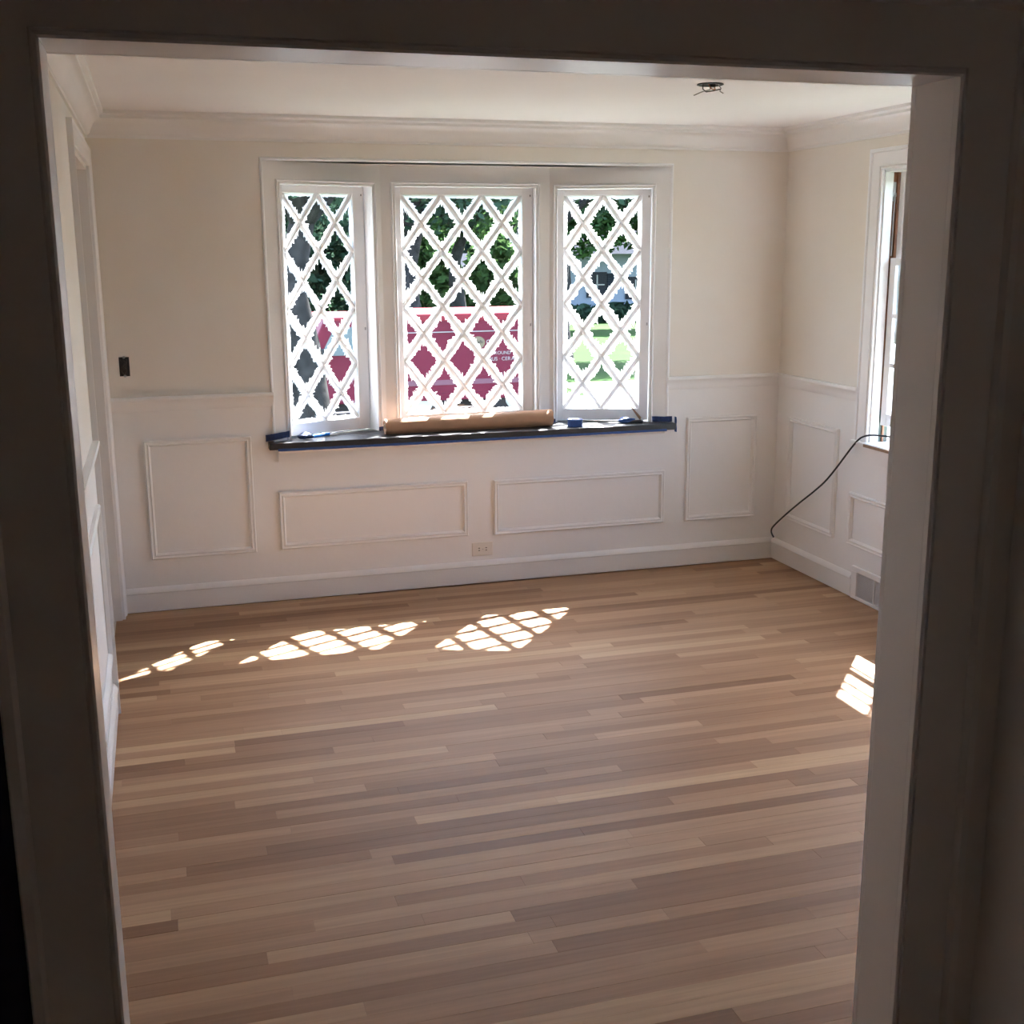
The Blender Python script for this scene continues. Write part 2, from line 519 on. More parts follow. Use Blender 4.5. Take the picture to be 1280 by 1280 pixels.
# ---- mouldings
PLAN = ((0, 0, 0), (1, 0, 0), (0, 1, 0), (0, 0, 1))
crown_prof = [(0, 0), (0, -0.118), (0.010, -0.118), (0.012, -0.106), (0.024, -0.098), (0.030, -0.080), (0.044, -0.056), (0.062, -0.040),
              (0.074, -0.034), (0.076, -0.022), (0.090, -0.014), (0.092, 0)]
corners = [(XL, YB), (XL, YF), (W, YF), (W, YB)]
struct(MB().mould(corners, crown_prof, True, ((0, 0, H), (1, 0, 0), (0, 1, 0), (0, 0, 1))).build('trim_1', WHITE, smooth=True),
       'white crown moulding running around the ceiling', 'moulding')
rail_prof = [(a * 0.7, h) for a, h in [(0, 1.030), (0, 1.102), (0.034, 1.102), (0.038, 1.096), (0.037, 1.086), (0.026, 1.078), (0.018, 1.066), (0.014, 1.052), (0.012, 1.036), (0.008, 1.030)]]
struct(MB().mould([(BX0, YB), (XL, YB)], rail_prof, False, PLAN).build('trim_2', WHITE, smooth=True),
       'white chair rail between the corner and the left bay casing', 'moulding')
struct(MB().mould([(W, -0.815), (W, YB), (BX1, YB)], rail_prof, False, PLAN).build('trim_3', WHITE, smooth=True),
       'white chair rail turning the corner from bay window to side window', 'moulding')
struct(MB().mould([(XL, LY0 - 0.08), (XL, YF)], rail_prof, False, PLAN).build('trim_4', WHITE, smooth=True),
       'white chair rail on the side wall, its end against the opening casing', 'moulding')
base_prof = [(0, 0.006), (0.013, 0.006), (0.014, 0.098), (0.019, 0.104), (0.016, 0.114), (0.010, 0.124), (0.004, 0.130), (0, 0.130)]
def baseboard(name, path, label):
    return struct(MB().mould(path, base_prof, False, PLAN).build(name, WHITE, smooth=True), label, 'baseboard')
baseboard('baseboard_back', [(W, YB), (XL, YB)], 'white baseboard under the bay window wall')
baseboard('baseboard_right', [(W, -0.845), (W, YB - 0.012)], 'white baseboard between the corner and the floor register')
baseboard('baseboard_right_rest', [(W, YF), (W, -1.27)], 'white baseboard running from register to doorway wall')
baseboard('baseboard_left', [(XL, LY0 - 0.08), (XL, YF)], 'white baseboard at the foot of the side wall')

panel_prof = [(0, 0), (0, 0.012), (0.005, 0.017), (0.010, 0.013), (0.016, 0.012), (0.021, 0.016), (0.026, 0.009), (0.030, 0.004), (0.030, 0)]
def panel(parent, frame, u0, u1, v0, v1):
    mb = MB().mould([(u0, v0), (u1, v0), (u1, v1), (u0, v1)], panel_prof, True, frame)
    return mb.build('panel_moulding', WHITE, parent, smooth=True)
FB = ((0, YB, 0), (1, 0, 0), (0, 0, 1), (0, -1, 0))
panel(wall_back, FB, 0.148, 0.672, 0.275, 0.882)
panel(wall_back, FB, 0.797, 1.807, 0.278, 0.582)
panel(wall_back, FB, 1.953, 2.963, 0.270, 0.575)
panel(wall_back, FB, 3.095, 3.535, 0.268, 0.866)
FR = ((W, 0, 0), (0, -1, 0), (0, 0, 1), (-1, 0, 0))
panel(wall_right, FR, 0.140, 0.648, 0.275, 0.866)
panel(wall_right, FR, 0.785, 1.99, 0.280, 0.556)
panel(wall_right, FR, 2.13, 3.9, 0.275, 0.866)
FL = ((XL, 0, 0), (0, 1, 0), (0, 0, 1), (1, 0, 0))
panel(wall_left, FL, -2.55, -1.50, 0.275, 0.880)
panel(wall_left, FL, -3.92, -2.70, 0.275, 0.880)

# ---- cased opening to the hall (jambs + casings)
struct(MB().box(DX0 - 0.02, DX0, YN, YF, 0, DZ + 0.02).box(DX1, DX1 + 0.02, YN, YF, 0, DZ + 0.02)
       .box(DX0, DX1, YN, YF, DZ, DZ + 0.02).build('trim_5', WHITE_G, bevel=0.0015), 'white jambs lining the wide cased doorway', 'door frame')
cas_prof = [(0, 0), (0, 0.014), (0.004, 0.017), (0.009, 0.014), (0.010, 0.010), (0.013, 0.010), (0.014, 0.016), (0.113, 0.018), (0.114, 0.026),
            (0.120, 0.032), (0.136, 0.032), (0.140, 0.026), (0.140, 0)]
def casing(name, frame, pts, label, prof=cas_prof):
    return struct(MB().mould(pts, prof, False, frame).build(name, WHITE_G, smooth=True), label, 'casing')
FH = ((0, YN, 0), (1, 0, 0), (0, 0, 1), (0, -1, 0))
casing('trim_6', FH, [(DX0, 0), (DX0, DZ), (DX1, DZ), (DX1, 0)], 'dark shaded casing around the hall side of the doorway')
FH2 = ((0, YF, 0), (1, 0, 0), (0, 0, 1), (0, 1, 0))
cas2 = [(a * 0.62, h) for a, h in cas_prof]
casing('trim_7', FH2, [(DX0, 0), (DX0, DZ), (DX1, DZ), (DX1, 0)], 'white casing around the room side of the doorway', cas2)
struct(MB().box(DX1 + 0.139, 1.84, YN - 0.012, YN, 0, H).build('trim_8', WHITE), 'plain shaded board filling between casing and hall wall', 'moulding')

# ---- opening in the left wall
cas3 = [(0, 0), (0, 0.012), (0.006, 0.016), (0.014, 0.014), (0.060, 0.017), (0.066, 0.022), (0.080, 0.022), (0.080, 0)]
casing('trim_9', FL, [(LY1, 0), (LY1, LZ), (LY0, LZ), (LY0, 0)][::-1], 'white casing around the opening in the side wall', cas3)
struct(MB().box(XL - 0.13, XL, LY0 - 0.001, LY0 + 0.018, 0, LZ).box(XL - 0.13, XL, LY1 - 0.018, LY1, 0, LZ).box(XL - 0.13, XL, LY0, LY1, LZ - 0.018, LZ)
       .build('trim_10', WHITE), 'white jamb lining of the opening in the side wall', 'door frame')

# ------------------------------------------------------------------ bay window
C = [Vector((0.795, YB)), Vector((1.415, 0.225)), Vector((2.345, 0.225)), Vector((2.965, YB))]
GZ0, GZ1 = 0.916, 2.090     # glass bottom and top
ZT, ZS = 2.30, 0.812
SILL = 0.848

def clip_poly(poly, u0, u1, v0, v1):
    def clip(pl, inside, inter):
        out = []
        for i in range(len(pl)):
            a, b = pl[i], pl[(i + 1) % len(pl)]
            ia, ib = inside(a), inside(b)
            if ia: out.append(a)
            if ia != ib: out.append(inter(a, b))
        return out
    def ix(val): return lambda a, b: (val, a[1] + (b[1] - a[1]) * (val - a[0]) / (b[0] - a[0]))
    def iy(val): return lambda a, b: (a[0] + (b[0] - a[0]) * (val - a[1]) / (b[1] - a[1]), val)
    e = 1e-7
    for ins, it in ((lambda p: p[0] >= u0 - e, ix(u0)), (lambda p: p[0] <= u1 + e, ix(u1)), (lambda p: p[1] >= v0 - e, iy(v0)), (lambda p: p[1] <= v1 + e, iy(v1))):
        if len(poly) < 3: return []
        poly = clip(poly, ins, it)
    out = []
    for q in poly:
        if not out or (abs(q[0] - out[-1][0]) + abs(q[1] - out[-1][1])) > 1e-5: out.append(q)
    if len(out) > 2 and abs(out[0][0] - out[-1][0]) + abs(out[0][1] - out[-1][1]) < 1e-5: out.pop()
    return out

def poly_area(p):
    return 0.5 * sum(p[i][0] * p[(i + 1) % len(p)][1] - p[(i + 1) % len(p)][0] * p[i][1] for i in range(len(p)))

def residue_ring(mb, poly, nplane, rnd, heavy):
    """ragged strip of dried paint along the edges of one pane"""
    if poly_area(poly) < 0: poly = poly[::-1]
    n = len(poly)
    cx = sum(p[0] for p in poly) / n; cy = sum(p[1] for p in poly) / n
    outer, inner = [], []
    wcur = 0.02
    for i in range(n):
        a, b = Vector(poly[i]), Vector(poly[(i + 1) % n])
        L = (b - a).length
        d = (b - a).normalized(); nrm = Vector((-d.y, d.x))
        dc = abs((Vector((cx, cy)) - a).dot(nrm))
        axis_edge = abs(d.x) < 0.05 or abs(d.y) < 0.05
        k = max(3, int(L / 0.0065))
        side = rnd.uniform(0.75, 1.3)
        for s in range(k):
            q = a + d * (L * s / k)
            wcur += (rnd.uniform(0.004, 0.019) * heavy * side - wcur) * 0.55
            w = wcur + (rnd.uniform(0.004, 0.012) if rnd.random() < 0.16 else 0) - (rnd.uniform(0.002, 0.007) if rnd.random() < 0.14 else 0)
            if axis_edge: w *= 0.45
            w = 0.012 + w
            fr = min(0.93, w / max(dc, 1e-4))
            outer.append(q); inner.append(Vector((cx, cy)).lerp(q, 1 - fr))
    m_ = len(outer)
    v = [(p.x, nplane, p.y) for p in outer] + [(p.x, nplane, p.y) for p in inner]
    f = [(i, (i + 1) % m_, m_ + (i + 1) % m_, m_ + i) for i in range(m_)]
    mb.add(v, f)

def bay_window(idx, A, B, hole, off, glass, cols, label):
    """A,B: inner corners of the face; hole (u0,u1,z0,z1) in the casing board; off: depth of the sash; glass (u0,u1)"""
    t = (B - A).normalized(); nrm = Vector((-t.y, t.x)); L = (B - A).length
    M = Matrix(((t.x, nrm.x, 0, A.x), (t.y, nrm.y, 0, A.y), (0, 0, 1, 0), (0, 0, 0, 1)))   # local (u, depth, z)
    root = empty('window_%d' % idx, (A.x + t.x * L / 2, A.y + t.y * L / 2, SILL))
    struct(root, label, 'window')
    u0, u1, z0, z1 = hole
    e0 = 0.03 if idx > 1 else 0.0; e1 = 0.03 if idx < 3 else 0.0
    D = 0.022
    mb = MB(M)
    mb.box(-e0, u0, 0, D, ZS, ZT); mb.box(u1, L + e1, 0, D, ZS, ZT); mb.box(u0, u1, 0, D, z1, ZT)
    mb.box(u0, u1, 0, D, ZS, z0)
    mb.build('casing_board', WHITE, root)
    # bead around the opening
    fr = (M @ Vector((0, 0, 0)), Vector((t.x, t.y, 0)), (0, 0, 1), (-nrm.x, -nrm.y, 0))
    bead = [(-0.002, 0), (-0.002, 0.006), (0.003, 0.010), (0.008, 0.006), (0.010, 0.000), (0.014, 0.0), (0.015, 0.004), (0.020, 0.004), (0.022, 0.0), (0.022, -0.02), (-0.002, -0.02)]
    MB().mould([(u0, z0 - 0.02), (u0, z1), (u1, z1), (u1, z0 - 0.02)][::-1], bead, False, fr).build('bead', WHITE_G, root, smooth=True)
    # jamb lining
    a0, a1, b1 = u0 + 0.018, u1 - 0.018, z1 - 0.018
    dj = off + 0.05
    mb = MB(M)
    mb.box(a0 - 0.03, a0, D, dj, ZS, b1 + 0.03); mb.box(a1, a1 + 0.03, D, dj, ZS, b1 + 0.03); mb.box(a0, a1, D, dj, b1, b1 + 0.03)
    mb.build('jamb', WHITE_G, root)
    # outer skin so that no daylight leaks round the lining
    mb = MB(M)
    mb.box(-e0, a0 - 0.03, D, D + 0.05, ZS, ZT); mb.box(a1 + 0.03, L + e1, D, D + 0.05, ZS, ZT); mb.box(a0 - 0.03, a1 + 0.03, D, D + 0.05, b1 + 0.03, ZT)
    mb.build('outer_frame', BRICKOUT, root)
    # sash
    g0, g1 = glass
    s0, s1 = a0 + 0.003, a1 - 0.003
    sb, stp = z0 + 0.004, b1 - 0.003
    n0, n1 = off - 0.012, off + 0.026
    MB(M).box(s0, g0, n0, n1, sb, stp).build('stile', WHITE_G, root, bevel=0.002)
    MB(M).box(g1, s1, n0, n1, sb, stp).build('stile', WHITE_G, root, bevel=0.002)
    MB(M).box(g0, g1, n0, n1, GZ1, stp).build('rail', WHITE_G, root, bevel=0.002)
    MB(M).box(g0, g1, n0, n1, sb, GZ0).build('rail', WHITE_G, root, bevel=0.002)
    # lattice bars
    rows = 4
    Wg, Hg = g1 - g0, GZ1 - GZ0
    a, b = Wg / (2 * cols), Hg / (2 * rows)
    hw = 0.0115
    def bar(p, q, dz):
        p = Vector(p); q = Vector(q); d = (q - p).normalized(); s = Vector((-d.y, d.x)) * hw
        n = off + 0.007
        prof = [(-1, 0.006), (-1, -0.0030), (-0.9, -0.0055), (-0.12, -0.0120 + dz), (0, -0.0100 + dz), (0.12, -0.0120 + dz), (0.9, -0.0055), (1, -0.0030), (1, 0.006)]
        v = []
        for base in (p, q):
            for sx, dn in prof:
                w = base + s * sx
                v.append((w.x, n + dn, w.y))
        k = len(prof)
        f = [tuple(range(k)), tuple(range(k, 2 * k))[::-1]] + [(i, (i + 1) % k, k + (i + 1) % k, k + i) for i in range(k)]
        MB(M).add(v, f).build('lattice_bar', WHITE_G, root)
    starts = [(0, k * 2 * b) for k in range(rows)] + [(j * 2 * a, 0) for j in range(1, cols)]
    for (su, sv_) in starts:
        tt = min((Wg - su) / a, (Hg - sv_) / b)
        eu, ev = su + a * tt, sv_ + b * tt
        bar((g0 + su, GZ1 - sv_), (g0 + eu, GZ1 - ev), 0)
        bar((g1 - su, GZ1 - sv_), (g1 - eu, GZ1 - ev), 0.0015)
    # panes
    rnd = random.Random(idx * 31)
    cents = [(g0 + a + 2 * a * i, GZ1 - 2 * b * k) for i in range(cols) for k in range(rows + 1)] + \
            [(g0 + 2 * a * i, GZ1 - b - 2 * b * k) for i in range(cols + 1) for k in range(rows)]
    for (cu, cv) in cents:
        poly = clip_poly([(cu, cv - b), (cu + a, cv), (cu, cv + b), (cu - a, cv)], g0, g1, GZ0, GZ1)
        if len(poly) < 3: continue
        mb = MB(M).prism(poly, 'y', off + 0.0065, off + 0.0095)
        pane = mb.build('pane', GLASS, root)
        rb = MB(M)
        low = 1.0 + (0.25 if cv < 1.4 else 0) + (0.12 if idx == 3 else (0.05 if idx == 2 else -0.25))
        residue_ring(rb, poly, off + 0.0055, rnd, low)
        rb.build('paint_residue', RESIDUE, pane)
    # small latch holes in the stile
    MB(M).box(s1 - 0.016, s1 - 0.011, n0 - 0.0012, n0, stp - 0.045, stp - 0.035).build('screw', SLOT, root)
    MB(M).box(s1 - 0.016, s1 - 0.009, n0 - 0.004, n0, 1.385, 1.400).build('latch', STEEL, root)
    return root

sl = (C[1] - C[0]).length
ml = (C[2] - C[1]).length
bay_window(1, C[0], C[1], (0.068, 0.625, SILL, 2.147), 0.105, (0.142, 0.540), 2, 'angled lattice casement of the bay nearest the side opening')
bay_window(2, C[1], C[2], (0.056, 0.872, SILL, 2.150), 0.070, (0.117, 0.792), 3, 'wide lattice window in the middle of the bay')
bay_window(3, C[2], C[3], (0.022, 0.578, SILL, 2.143), 0.070, (0.079, 0.507), 2, 'angled lattice casement of the bay nearest the room corner')

# bay roof, sill and opening bead
ob = [(C[0].x - 0.15, YB + 0.10), (C[1].x - 0.08, 0.455), (C[2].x + 0.08, 0.455), (C[3].x + 0.15, YB + 0.10)]
struct(MB().prism([(C[0].x, YB + 0.001), ob[0], ob[1], ob[2], ob[3], (C[3].x, YB + 0.001)], 'z', BZ1, BZ1 + 0.12).build('ceiling_bay', WHITE),
       'white soffit and projecting eave over the bay', 'ceiling')
struct(MB().prism([(C[0].x, YB + 0.001), (C[0].x - 0.1, 0.16), (C[1].x - 0.06, 0.42), (C[2].x + 0.06, 0.42), (C[3].x + 0.1, 0.16), (C[3].x, YB + 0.001)], 'z', 0.5, ZS).build('wall_bay', BRICKOUT),
       'outer knee wall carrying the bay under its sill', 'wall')
FBo = ((0, YB, 0), (1, 0, 0), (0, 0, 1), (0, -1, 0))
edge_prof = [(-0.002, -0.01), (-0.002, 0.004), (0.003, 0.010), (0.009, 0.010), (0.014, 0.004), (0.014, -0.01)]
casing('trim_11', FBo, [(BX0, SILL), (BX0, BZ1), (BX1, BZ1), (BX1, SILL)], 'thin rounded white edge framing the whole bay window', edge_prof)
sill = struct(MB().prism([(0.757, -0.052), (3.003, -0.052), (3.003, YB), (C[3].x, YB), (C[3].x, YB + 0.02), (C[2].x + 0.06, 0.34), (C[1].x - 0.06, 0.34), (C[0].x, YB + 0.02), (C[0].x, YB), (0.757, YB)],
              'z', ZS, SILL).build('trim_12', SLATE, bevel=0.004), 'dark slate grey sill shelf running through the bay', 'sill')
apron = [(0, 0.742), (0.013, 0.742), (0.014, 0.788), (0.022, 0.796), (0.026, 0.811), (0, 0.811)]
struct(MB().mould([(2.953, YB), (0.806, YB)], apron, False, PLAN).build('trim_13', WHITE, smooth=True), 'white apron moulding below the slate sill', 'moulding')

# ------------------------------------------------------------------ double hung window in the right wall
w4 = empty('window_4', (W, -1.39, RZ0)); struct(w4, 'white double hung window in the side wall, lower sash raised', 'window')
FRw = ((W, 0, 0), (0, -1, 0), (0, 0, 1), (-1, 0, 0))    # u = -y
casp = [(0, 0), (0, 0.012), (0.005, 0.016), (0.010, 0.012), (0.014, 0.012), (0.016, 0.017), (0.080, 0.018), (0.084, 0.024), (0.098, 0.024), (0.100, 0.02), (0.100, 0)]
cw = MB().mould([(-RY1, RZ0), (-RY1, RZ1), (-RY0, RZ1), (-RY0, RZ0)], casp, False, FRw)
cw.build('casing', WHITE_G, w4, smooth=True)
jm = MB()
JX = W + 0.15
jm.box(W, W + 0.045, RY1 - 0.012, RY1, RZ0, RZ1)
jm.box(W + 0.098, JX, RY1 - 0.012, RY1, RZ0, RZ1)
jm.box(W, JX, RY0, RY0 + 0.012, RZ0, RZ1)
jm.box(W, JX, RY0, RY1, RZ1 - 0.012, RZ1)
jm.build('jamb', WHITE_G, w4)
MB().box(W + 0.045, W + 0.098, RY1 - 0.006, RY1, 1.0, RZ1 - 0.012).build('bare_track', BAREWOOD, w4)
MB().box(W + 0.045, W + 0.098, RY1 - 0.006, RY1, RZ0, 1.0).build('green_track', GREENTRIM, w4)
MB().box(W + 0.066, W + 0.074, RY1 - 0.016, RY1 - 0.006, RZ0, RZ1 - 0.012).build('parting_strip', BAREWOOD, w4)
pl = MB().box(W + 0.050, W + 0.064, RY1 - 0.009, RY1 - 0.005, 2.02, 2.11).build('pulley', STEEL, w4)
MB().tube([(W + 0.057, RY1 - 0.012, 2.05), (W + 0.057, RY1 - 0.004, 2.05)], 0.012, 12).build('pulley_wheel', STEEL, pl)
MB().tube([(W + 0.056, RY1 - 0.012, 2.05), (W + 0.055, RY1 - 0.013, 1.95), (W + 0.056, RY1 - 0.011, 1.85), (W + 0.055, RY1 - 0.012, 1.76)], 0.004, 6).build('sash_cord', WIRE_W, w4)
def sash(x0, x1, zb, zt, name):
    y0, y1 = RY0 + 0.016, RY1 - 0.020
    s = MB()
    s.box(x0, x1, y1 - 0.045, y1, zb, zt); s.box(x0, x1, y0, y0 + 0.045, zb, zt)
    s.box(x0, x1, y0 + 0.045, y1 - 0.045, zt - 0.036, zt); s.box(x0, x1, y0 + 0.045, y1 - 0.045, zb, zb + 0.060)
    so = s.build(name, WHITE_G, w4, bevel=0.002)
    gy0, gy1, gz0, gz1 = y0 + 0.045, y1 - 0.045, zb + 0.060, zt - 0.036
    for i in range(1, 3):
        yy = gy0 + (gy1 - gy0) * i / 3
        MB().box(x0 + 0.004, x1 - 0.004, yy - 0.010, yy + 0.010, gz0, gz1).build('muntin', WHITE_G, so)
        zz = gz0 + (gz1 - gz0) * i / 3
        MB().box(x0 + 0.005, x1 - 0.005, gy0, gy1, zz - 0.010, zz + 0.010).build('muntin', WHITE_G, so)
    for i in range(3):
        for j in range(3):
            ya, yb = gy0 + (gy1 - gy0) * i / 3, gy0 + (gy1 - gy0) * (i + 1) / 3
            za, zb2 = gz0 + (gz1 - gz0) * j / 3, gz0 + (gz1 - gz0) * (j + 1) / 3
            xm = (x0 + x1) / 2
            MB().box(xm - 0.0015, xm + 0.0015, ya + 0.001, yb - 0.001, za + 0.001, zb2 - 0.001).build('pane', GLASS, so)
sash(W + 0.048, W + 0.066, 0.925, 1.750, 'lower_sash')
sash(W + 0.078, W + 0.096, 1.333, 2.155, 'upper_sash')
MB().box(W - 0.038, W + 0.17, RY0 - 0.11, RY1 + 0.11, 0.822, RZ0 + 0.002).build('stool', WHITE_G, w4, bevel=0.004)
MB().box(W - 0.044, W - 0.036, RY0, RY1 - 0.02, 0.818, 0.832).build('bare_edge', HANDLE, w4)
MB().mould([(W, -1.85), (W, -0.82)], [(0, 0.735), (0.012, 0.735), (0.014, 0.79), (0.020, 0.80), (0.022, 0.822), (0, 0.822)], False, PLAN).build('apron', WHITE, w4, smooth=True)

# ------------------------------------------------------------------ things in the room
# cardboard-brown paper roll on the sill
roll = empty('paper_roll', (1.84, 0.065, SILL))
tag(roll, 'long brown kraft paper roll lying on the slate sill', 'paper roll')
xs = [1.372 + (2.305 - 1.372) * i / 24 for i in range(25)]
rr = random.Random(5)
rad = [0.0385 + 0.006 * i / 24 + rr.uniform(-0.0008, 0.0008) for i in range(25)]
SEG = 40
v, f = [], []
for i, x in enumerate(xs):
    for k in range(SEG + 6):
        a = -2 * math.pi * k / SEG + 2.2
        r = rad[i] + 0.0022 * k / SEG
        v.append((x + 0.002 * math.sin(k), 0.062 + 0.012 * i / 24 + r * math.cos(a), SILL + rad[i] + 0.0022 + r * math.sin(a)))
n = SEG + 6
for i in range(24):
    for k in range(n - 1):
        f.append((i * n + k, (i + 1) * n + k, (i + 1) * n + k + 1, i * n + k + 1))
rl = MB().add(v, f).build('paper_wrap', KRAFT, roll, smooth=True)
for x, s, i in ((1.372, 1, 0), (2.305, -1, 24)):
    mb = MB()
    vv, ff = [], []
    cy, cz = 0.062 + 0.012 * i / 24, SILL + rad[i] + 0.0022
    turns, per = 5, 24
    for k in range(turns * per + 1):
        a = 2 * math.pi * k / per
        r = 0.014 + (rad[i] - 0.015) * k / (turns * per)
        vv += [(x + s * 0.001, cy + r * math.cos(a), cz + r * math.sin(a)), (x + s * 0.001, cy + (r + 0.0040) * math.cos(a), cz + (r + 0.0040) * math.sin(a))]
    for k in range(turns * per): ff.append((2 * k, 2 * k + 1, 2 * k + 3, 2 * k + 2))
    mb.add(vv, ff).build('rolled_layers', KRAFT, roll)
MB().tube([(1.371, 0.062, SILL + rad[0] + 0.002), (2.306, 0.074, SILL + rad[24] + 0.002)], 0.0145, 16, caps=False).build('core_tube', CARD, roll)

# blue tape roll
tr = empty('tape_roll', (2.425, 0.015, SILL)); tag(tr, 'roll of blue masking tape standing flat beside the brown paper roll', 'tape roll')
MB().lathe([(0.024, 0.0005), (0.040, 0.0005), (0.0412, 0.002), (0.0412, 0.040), (0.040, 0.0415), (0.024, 0.0415)], 36, (2.425, 0.015, SILL)).build('tape_wrap', TAPE, tr, smooth=True)
MB().lathe([(0.0215, 0.0003), (0.024, 0.0003), (0.024, 0.042), (0.0215, 0.042)], 36, (2.425, 0.015, SILL)).build('core', CARD, tr, smooth=True)

# tape strips
def strip(name, pts, w, dirn, label, mat, group=None, thick=0.0012, waves=0.0):
    """thin creased ribbon: pts is a centre line, w width along dirn"""
    dirn = Vector(dirn).normalized()
    v, f = [], []
    rn = random.Random(len(pts) * 7 + int(w * 1000))
    P = [Vector(p) for p in pts]
    fine = []
    for i in range(len(P) - 1):
        k = max(2, int((P[i + 1] - P[i]).length / 0.02))
        for s in range(k): fine.append(P[i].lerp(P[i + 1], s / k))
    fine.append(P[-1])
    side = None
    for i, p in enumerate(fine):
        t = (fine[min(i + 1, len(fine) - 1)] - fine[max(i - 1, 0)]).normalized()
        nn = t.cross(dirn).normalized()
        j = rn.uniform(-waves, waves)
        e = rn.uniform(0.92, 1.08)
        a, b = p - dirn * w / 2 * e + nn * j, p + dirn * w / 2 * e + nn * j * -0.4
        v += [a, b, b + nn * thick, a + nn * thick]
    k = len(fine)
    for i in range(k - 1):
        for q in range(4):
            q2 = (q + 1) % 4
            f.append((4 * i + q, 4 * (i + 1) + q, 4 * (i + 1) + q2, 4 * i + q2))
    f.append((0, 1, 2, 3)); f.append((4 * k - 4, 4 * k - 1, 4 * k - 2, 4 * k - 3))
    o = MB().add(v, f).build(name, mat)
    return tag(o, label, 'tape', group)
strip('tape_strip', [(0.80, -0.0535, 0.812), (1.5, -0.0535, 0.811), (2.2, -0.0535, 0.812), (2.945, -0.0535, 0.813)], 0.013, (0, 0, 1),
      'long blue masking tape strip along the lower edge of the sill', TAPE, waves=0.0006)
strip('tape_strip', [(0.745, YB - 0.014, 0.868), (0.80, YB - 0.016, 0.876), (0.868, YB - 0.002, 0.884)], 0.032, (0, 0, 1), 'creased blue tape across the casing foot at the bay end near the open switch box', TAPE_D, waves=0.003)
strip('tape_strip', [(2.885, YB + 0.022, 0.866), (2.955, YB - 0.008, 0.866), (2.998, YB - 0.014, 0.866)], 0.030, (0, 0, 1), 'creased blue tape across the casing foot at the bay end near the room corner', TAPE_D, waves=0.003)
strip('tape_strip', [(3.006, -0.038, 0.798), (3.006, -0.034, 0.882)], 0.026, (0, 1, 0), 'upright blue tape tab stuck on the end of the sill', TAPE, waves=0.0012)
strip('tape_strip', [(1.365, 0.190, 0.861), (1.412, 0.212, 0.861)], 0.020, (0, 0, 1), 'short blue tape piece at the post foot behind the left paper roll end', TAPE_D, waves=0.001)
strip('tape_strip', [(2.335, 0.212, 0.858), (2.375, 0.205, 0.858)], 0.018, (0, 0, 1), 'short blue tape piece at the post foot beside the tape roll', TAPE_D, waves=0.001)

def crumple(name, c, size, label, mat, seed):
    bm = bmesh.new(); bmesh.ops.create_icosphere(bm, subdivisions=3, radius=1)
    rn = random.Random(seed)
    dirs = [(Vector((rn.gauss(0, 1), rn.gauss(0, 1), rn.gauss(0, 1))).normalized(), rn.uniform(-0.45, 0.35)) for _ in range(26)]
    for vtx in bm.verts:
        d = vtx.co.normalized(); k = 1.0
        for q, a in dirs:
            k += a * max(0, d.dot(q) - 0.72) * 2.6
        vtx.co = d * k
    zmin = min(vtx.co.z for vtx in bm.verts)
    for vtx in bm.verts:
        vtx.co = Vector((c[0] + vtx.co.x * size[0], c[1] + vtx.co.y * size[1], c[2] + (vtx.co.z - zmin) * size[2]))
    me = bpy.data.meshes.new(name); bm.to_mesh(me); bm.free(); me.materials.append(mat)
    o = bpy.data.objects.new(name, me); COL.objects.link(o)
    return tag(o, label, 'tape')
crumple('crumpled_tape', (0.945, 0.030, SILL), (0.045, 0.026, 0.019), 'crumpled dark blue tape wad beside the blue handled scraper', TAPE_D, 4)
crumple('crumpled_tape', (2.735, 0.040, SILL), (0.050, 0.026, 0.016), 'crumpled blue tape wad lying next to the paint brush', TAPE, 9)

# scraper with blue handle, left end of the sill
sc = empty('scraper', (1.02, 0.06, SILL)); tag(sc, 'small scraper with bright blue handle on the sill', 'scraper')
A = Vector((0.985, 0.055, SILL + 0.010)); B = Vector((1.085, 0.110, SILL + 0.012))
MB().tube([A, A.lerp(B, 0.15), A.lerp(B, 0.5), A.lerp(B, 0.85), B], 0.01, 12, rs=[0.006, 0.009, 0.0098, 0.009, 0.007]).build('handle', BLUEPL, sc, smooth=True)
d = (B - A).normalized(); s = Vector((-d.y, d.x, 0))
p1 = B; p2 = B + d * 0.045
v = [p1 - s * 0.006, p1 + s * 0.006, p2 + s * 0.016, p2 - s * 0.016]
MB().add([q + Vector((0, 0, -0.001)) for q in v] + [q + Vector((0, 0, 0.001)) for q in v], [(3, 2, 1, 0), (4, 5, 6, 7), (0, 1, 5, 4), (1, 2, 6, 5), (2, 3, 7, 6), (3, 0, 4, 7)]).build('blade', STEEL, sc)

# paint brush with raised wooden handle, right end of the sill
br = empty('paint_brush', (2.79, 0.03, SILL)); tag(br, 'small paint brush propped with its wooden handle pointing up', 'brush')
A = Vector((2.815, 0.020, SILL + 0.026)); B = Vector((2.760, 0.040, SILL + 0.098))
MB().tube([A, A.lerp(B, 0.2), A.lerp(B, 0.55), A.lerp(B, 0.85), B], 0.006, 10, rs=[0.0085, 0.0075, 0.0055, 0.0038, 0.0046]).build('handle', HANDLE, br, smooth=True)
A2 = A + (A - B).normalized() * 0.020
MB().tube([A, A2], 0.0095, 12).build('ferrule', STEEL, br, smooth=True)
MB().tube([(2.827, 0.015, SILL + 0.010), (2.800, 0.018, SILL + 0.010), (2.770, 0.028, SILL + 0.009), (2.745, 0.034, SILL + 0.006)], 0.01, 10, rs=[0.0092, 0.0095, 0.008, 0.004]).build('bristles', BRISTLE, br, smooth=True)

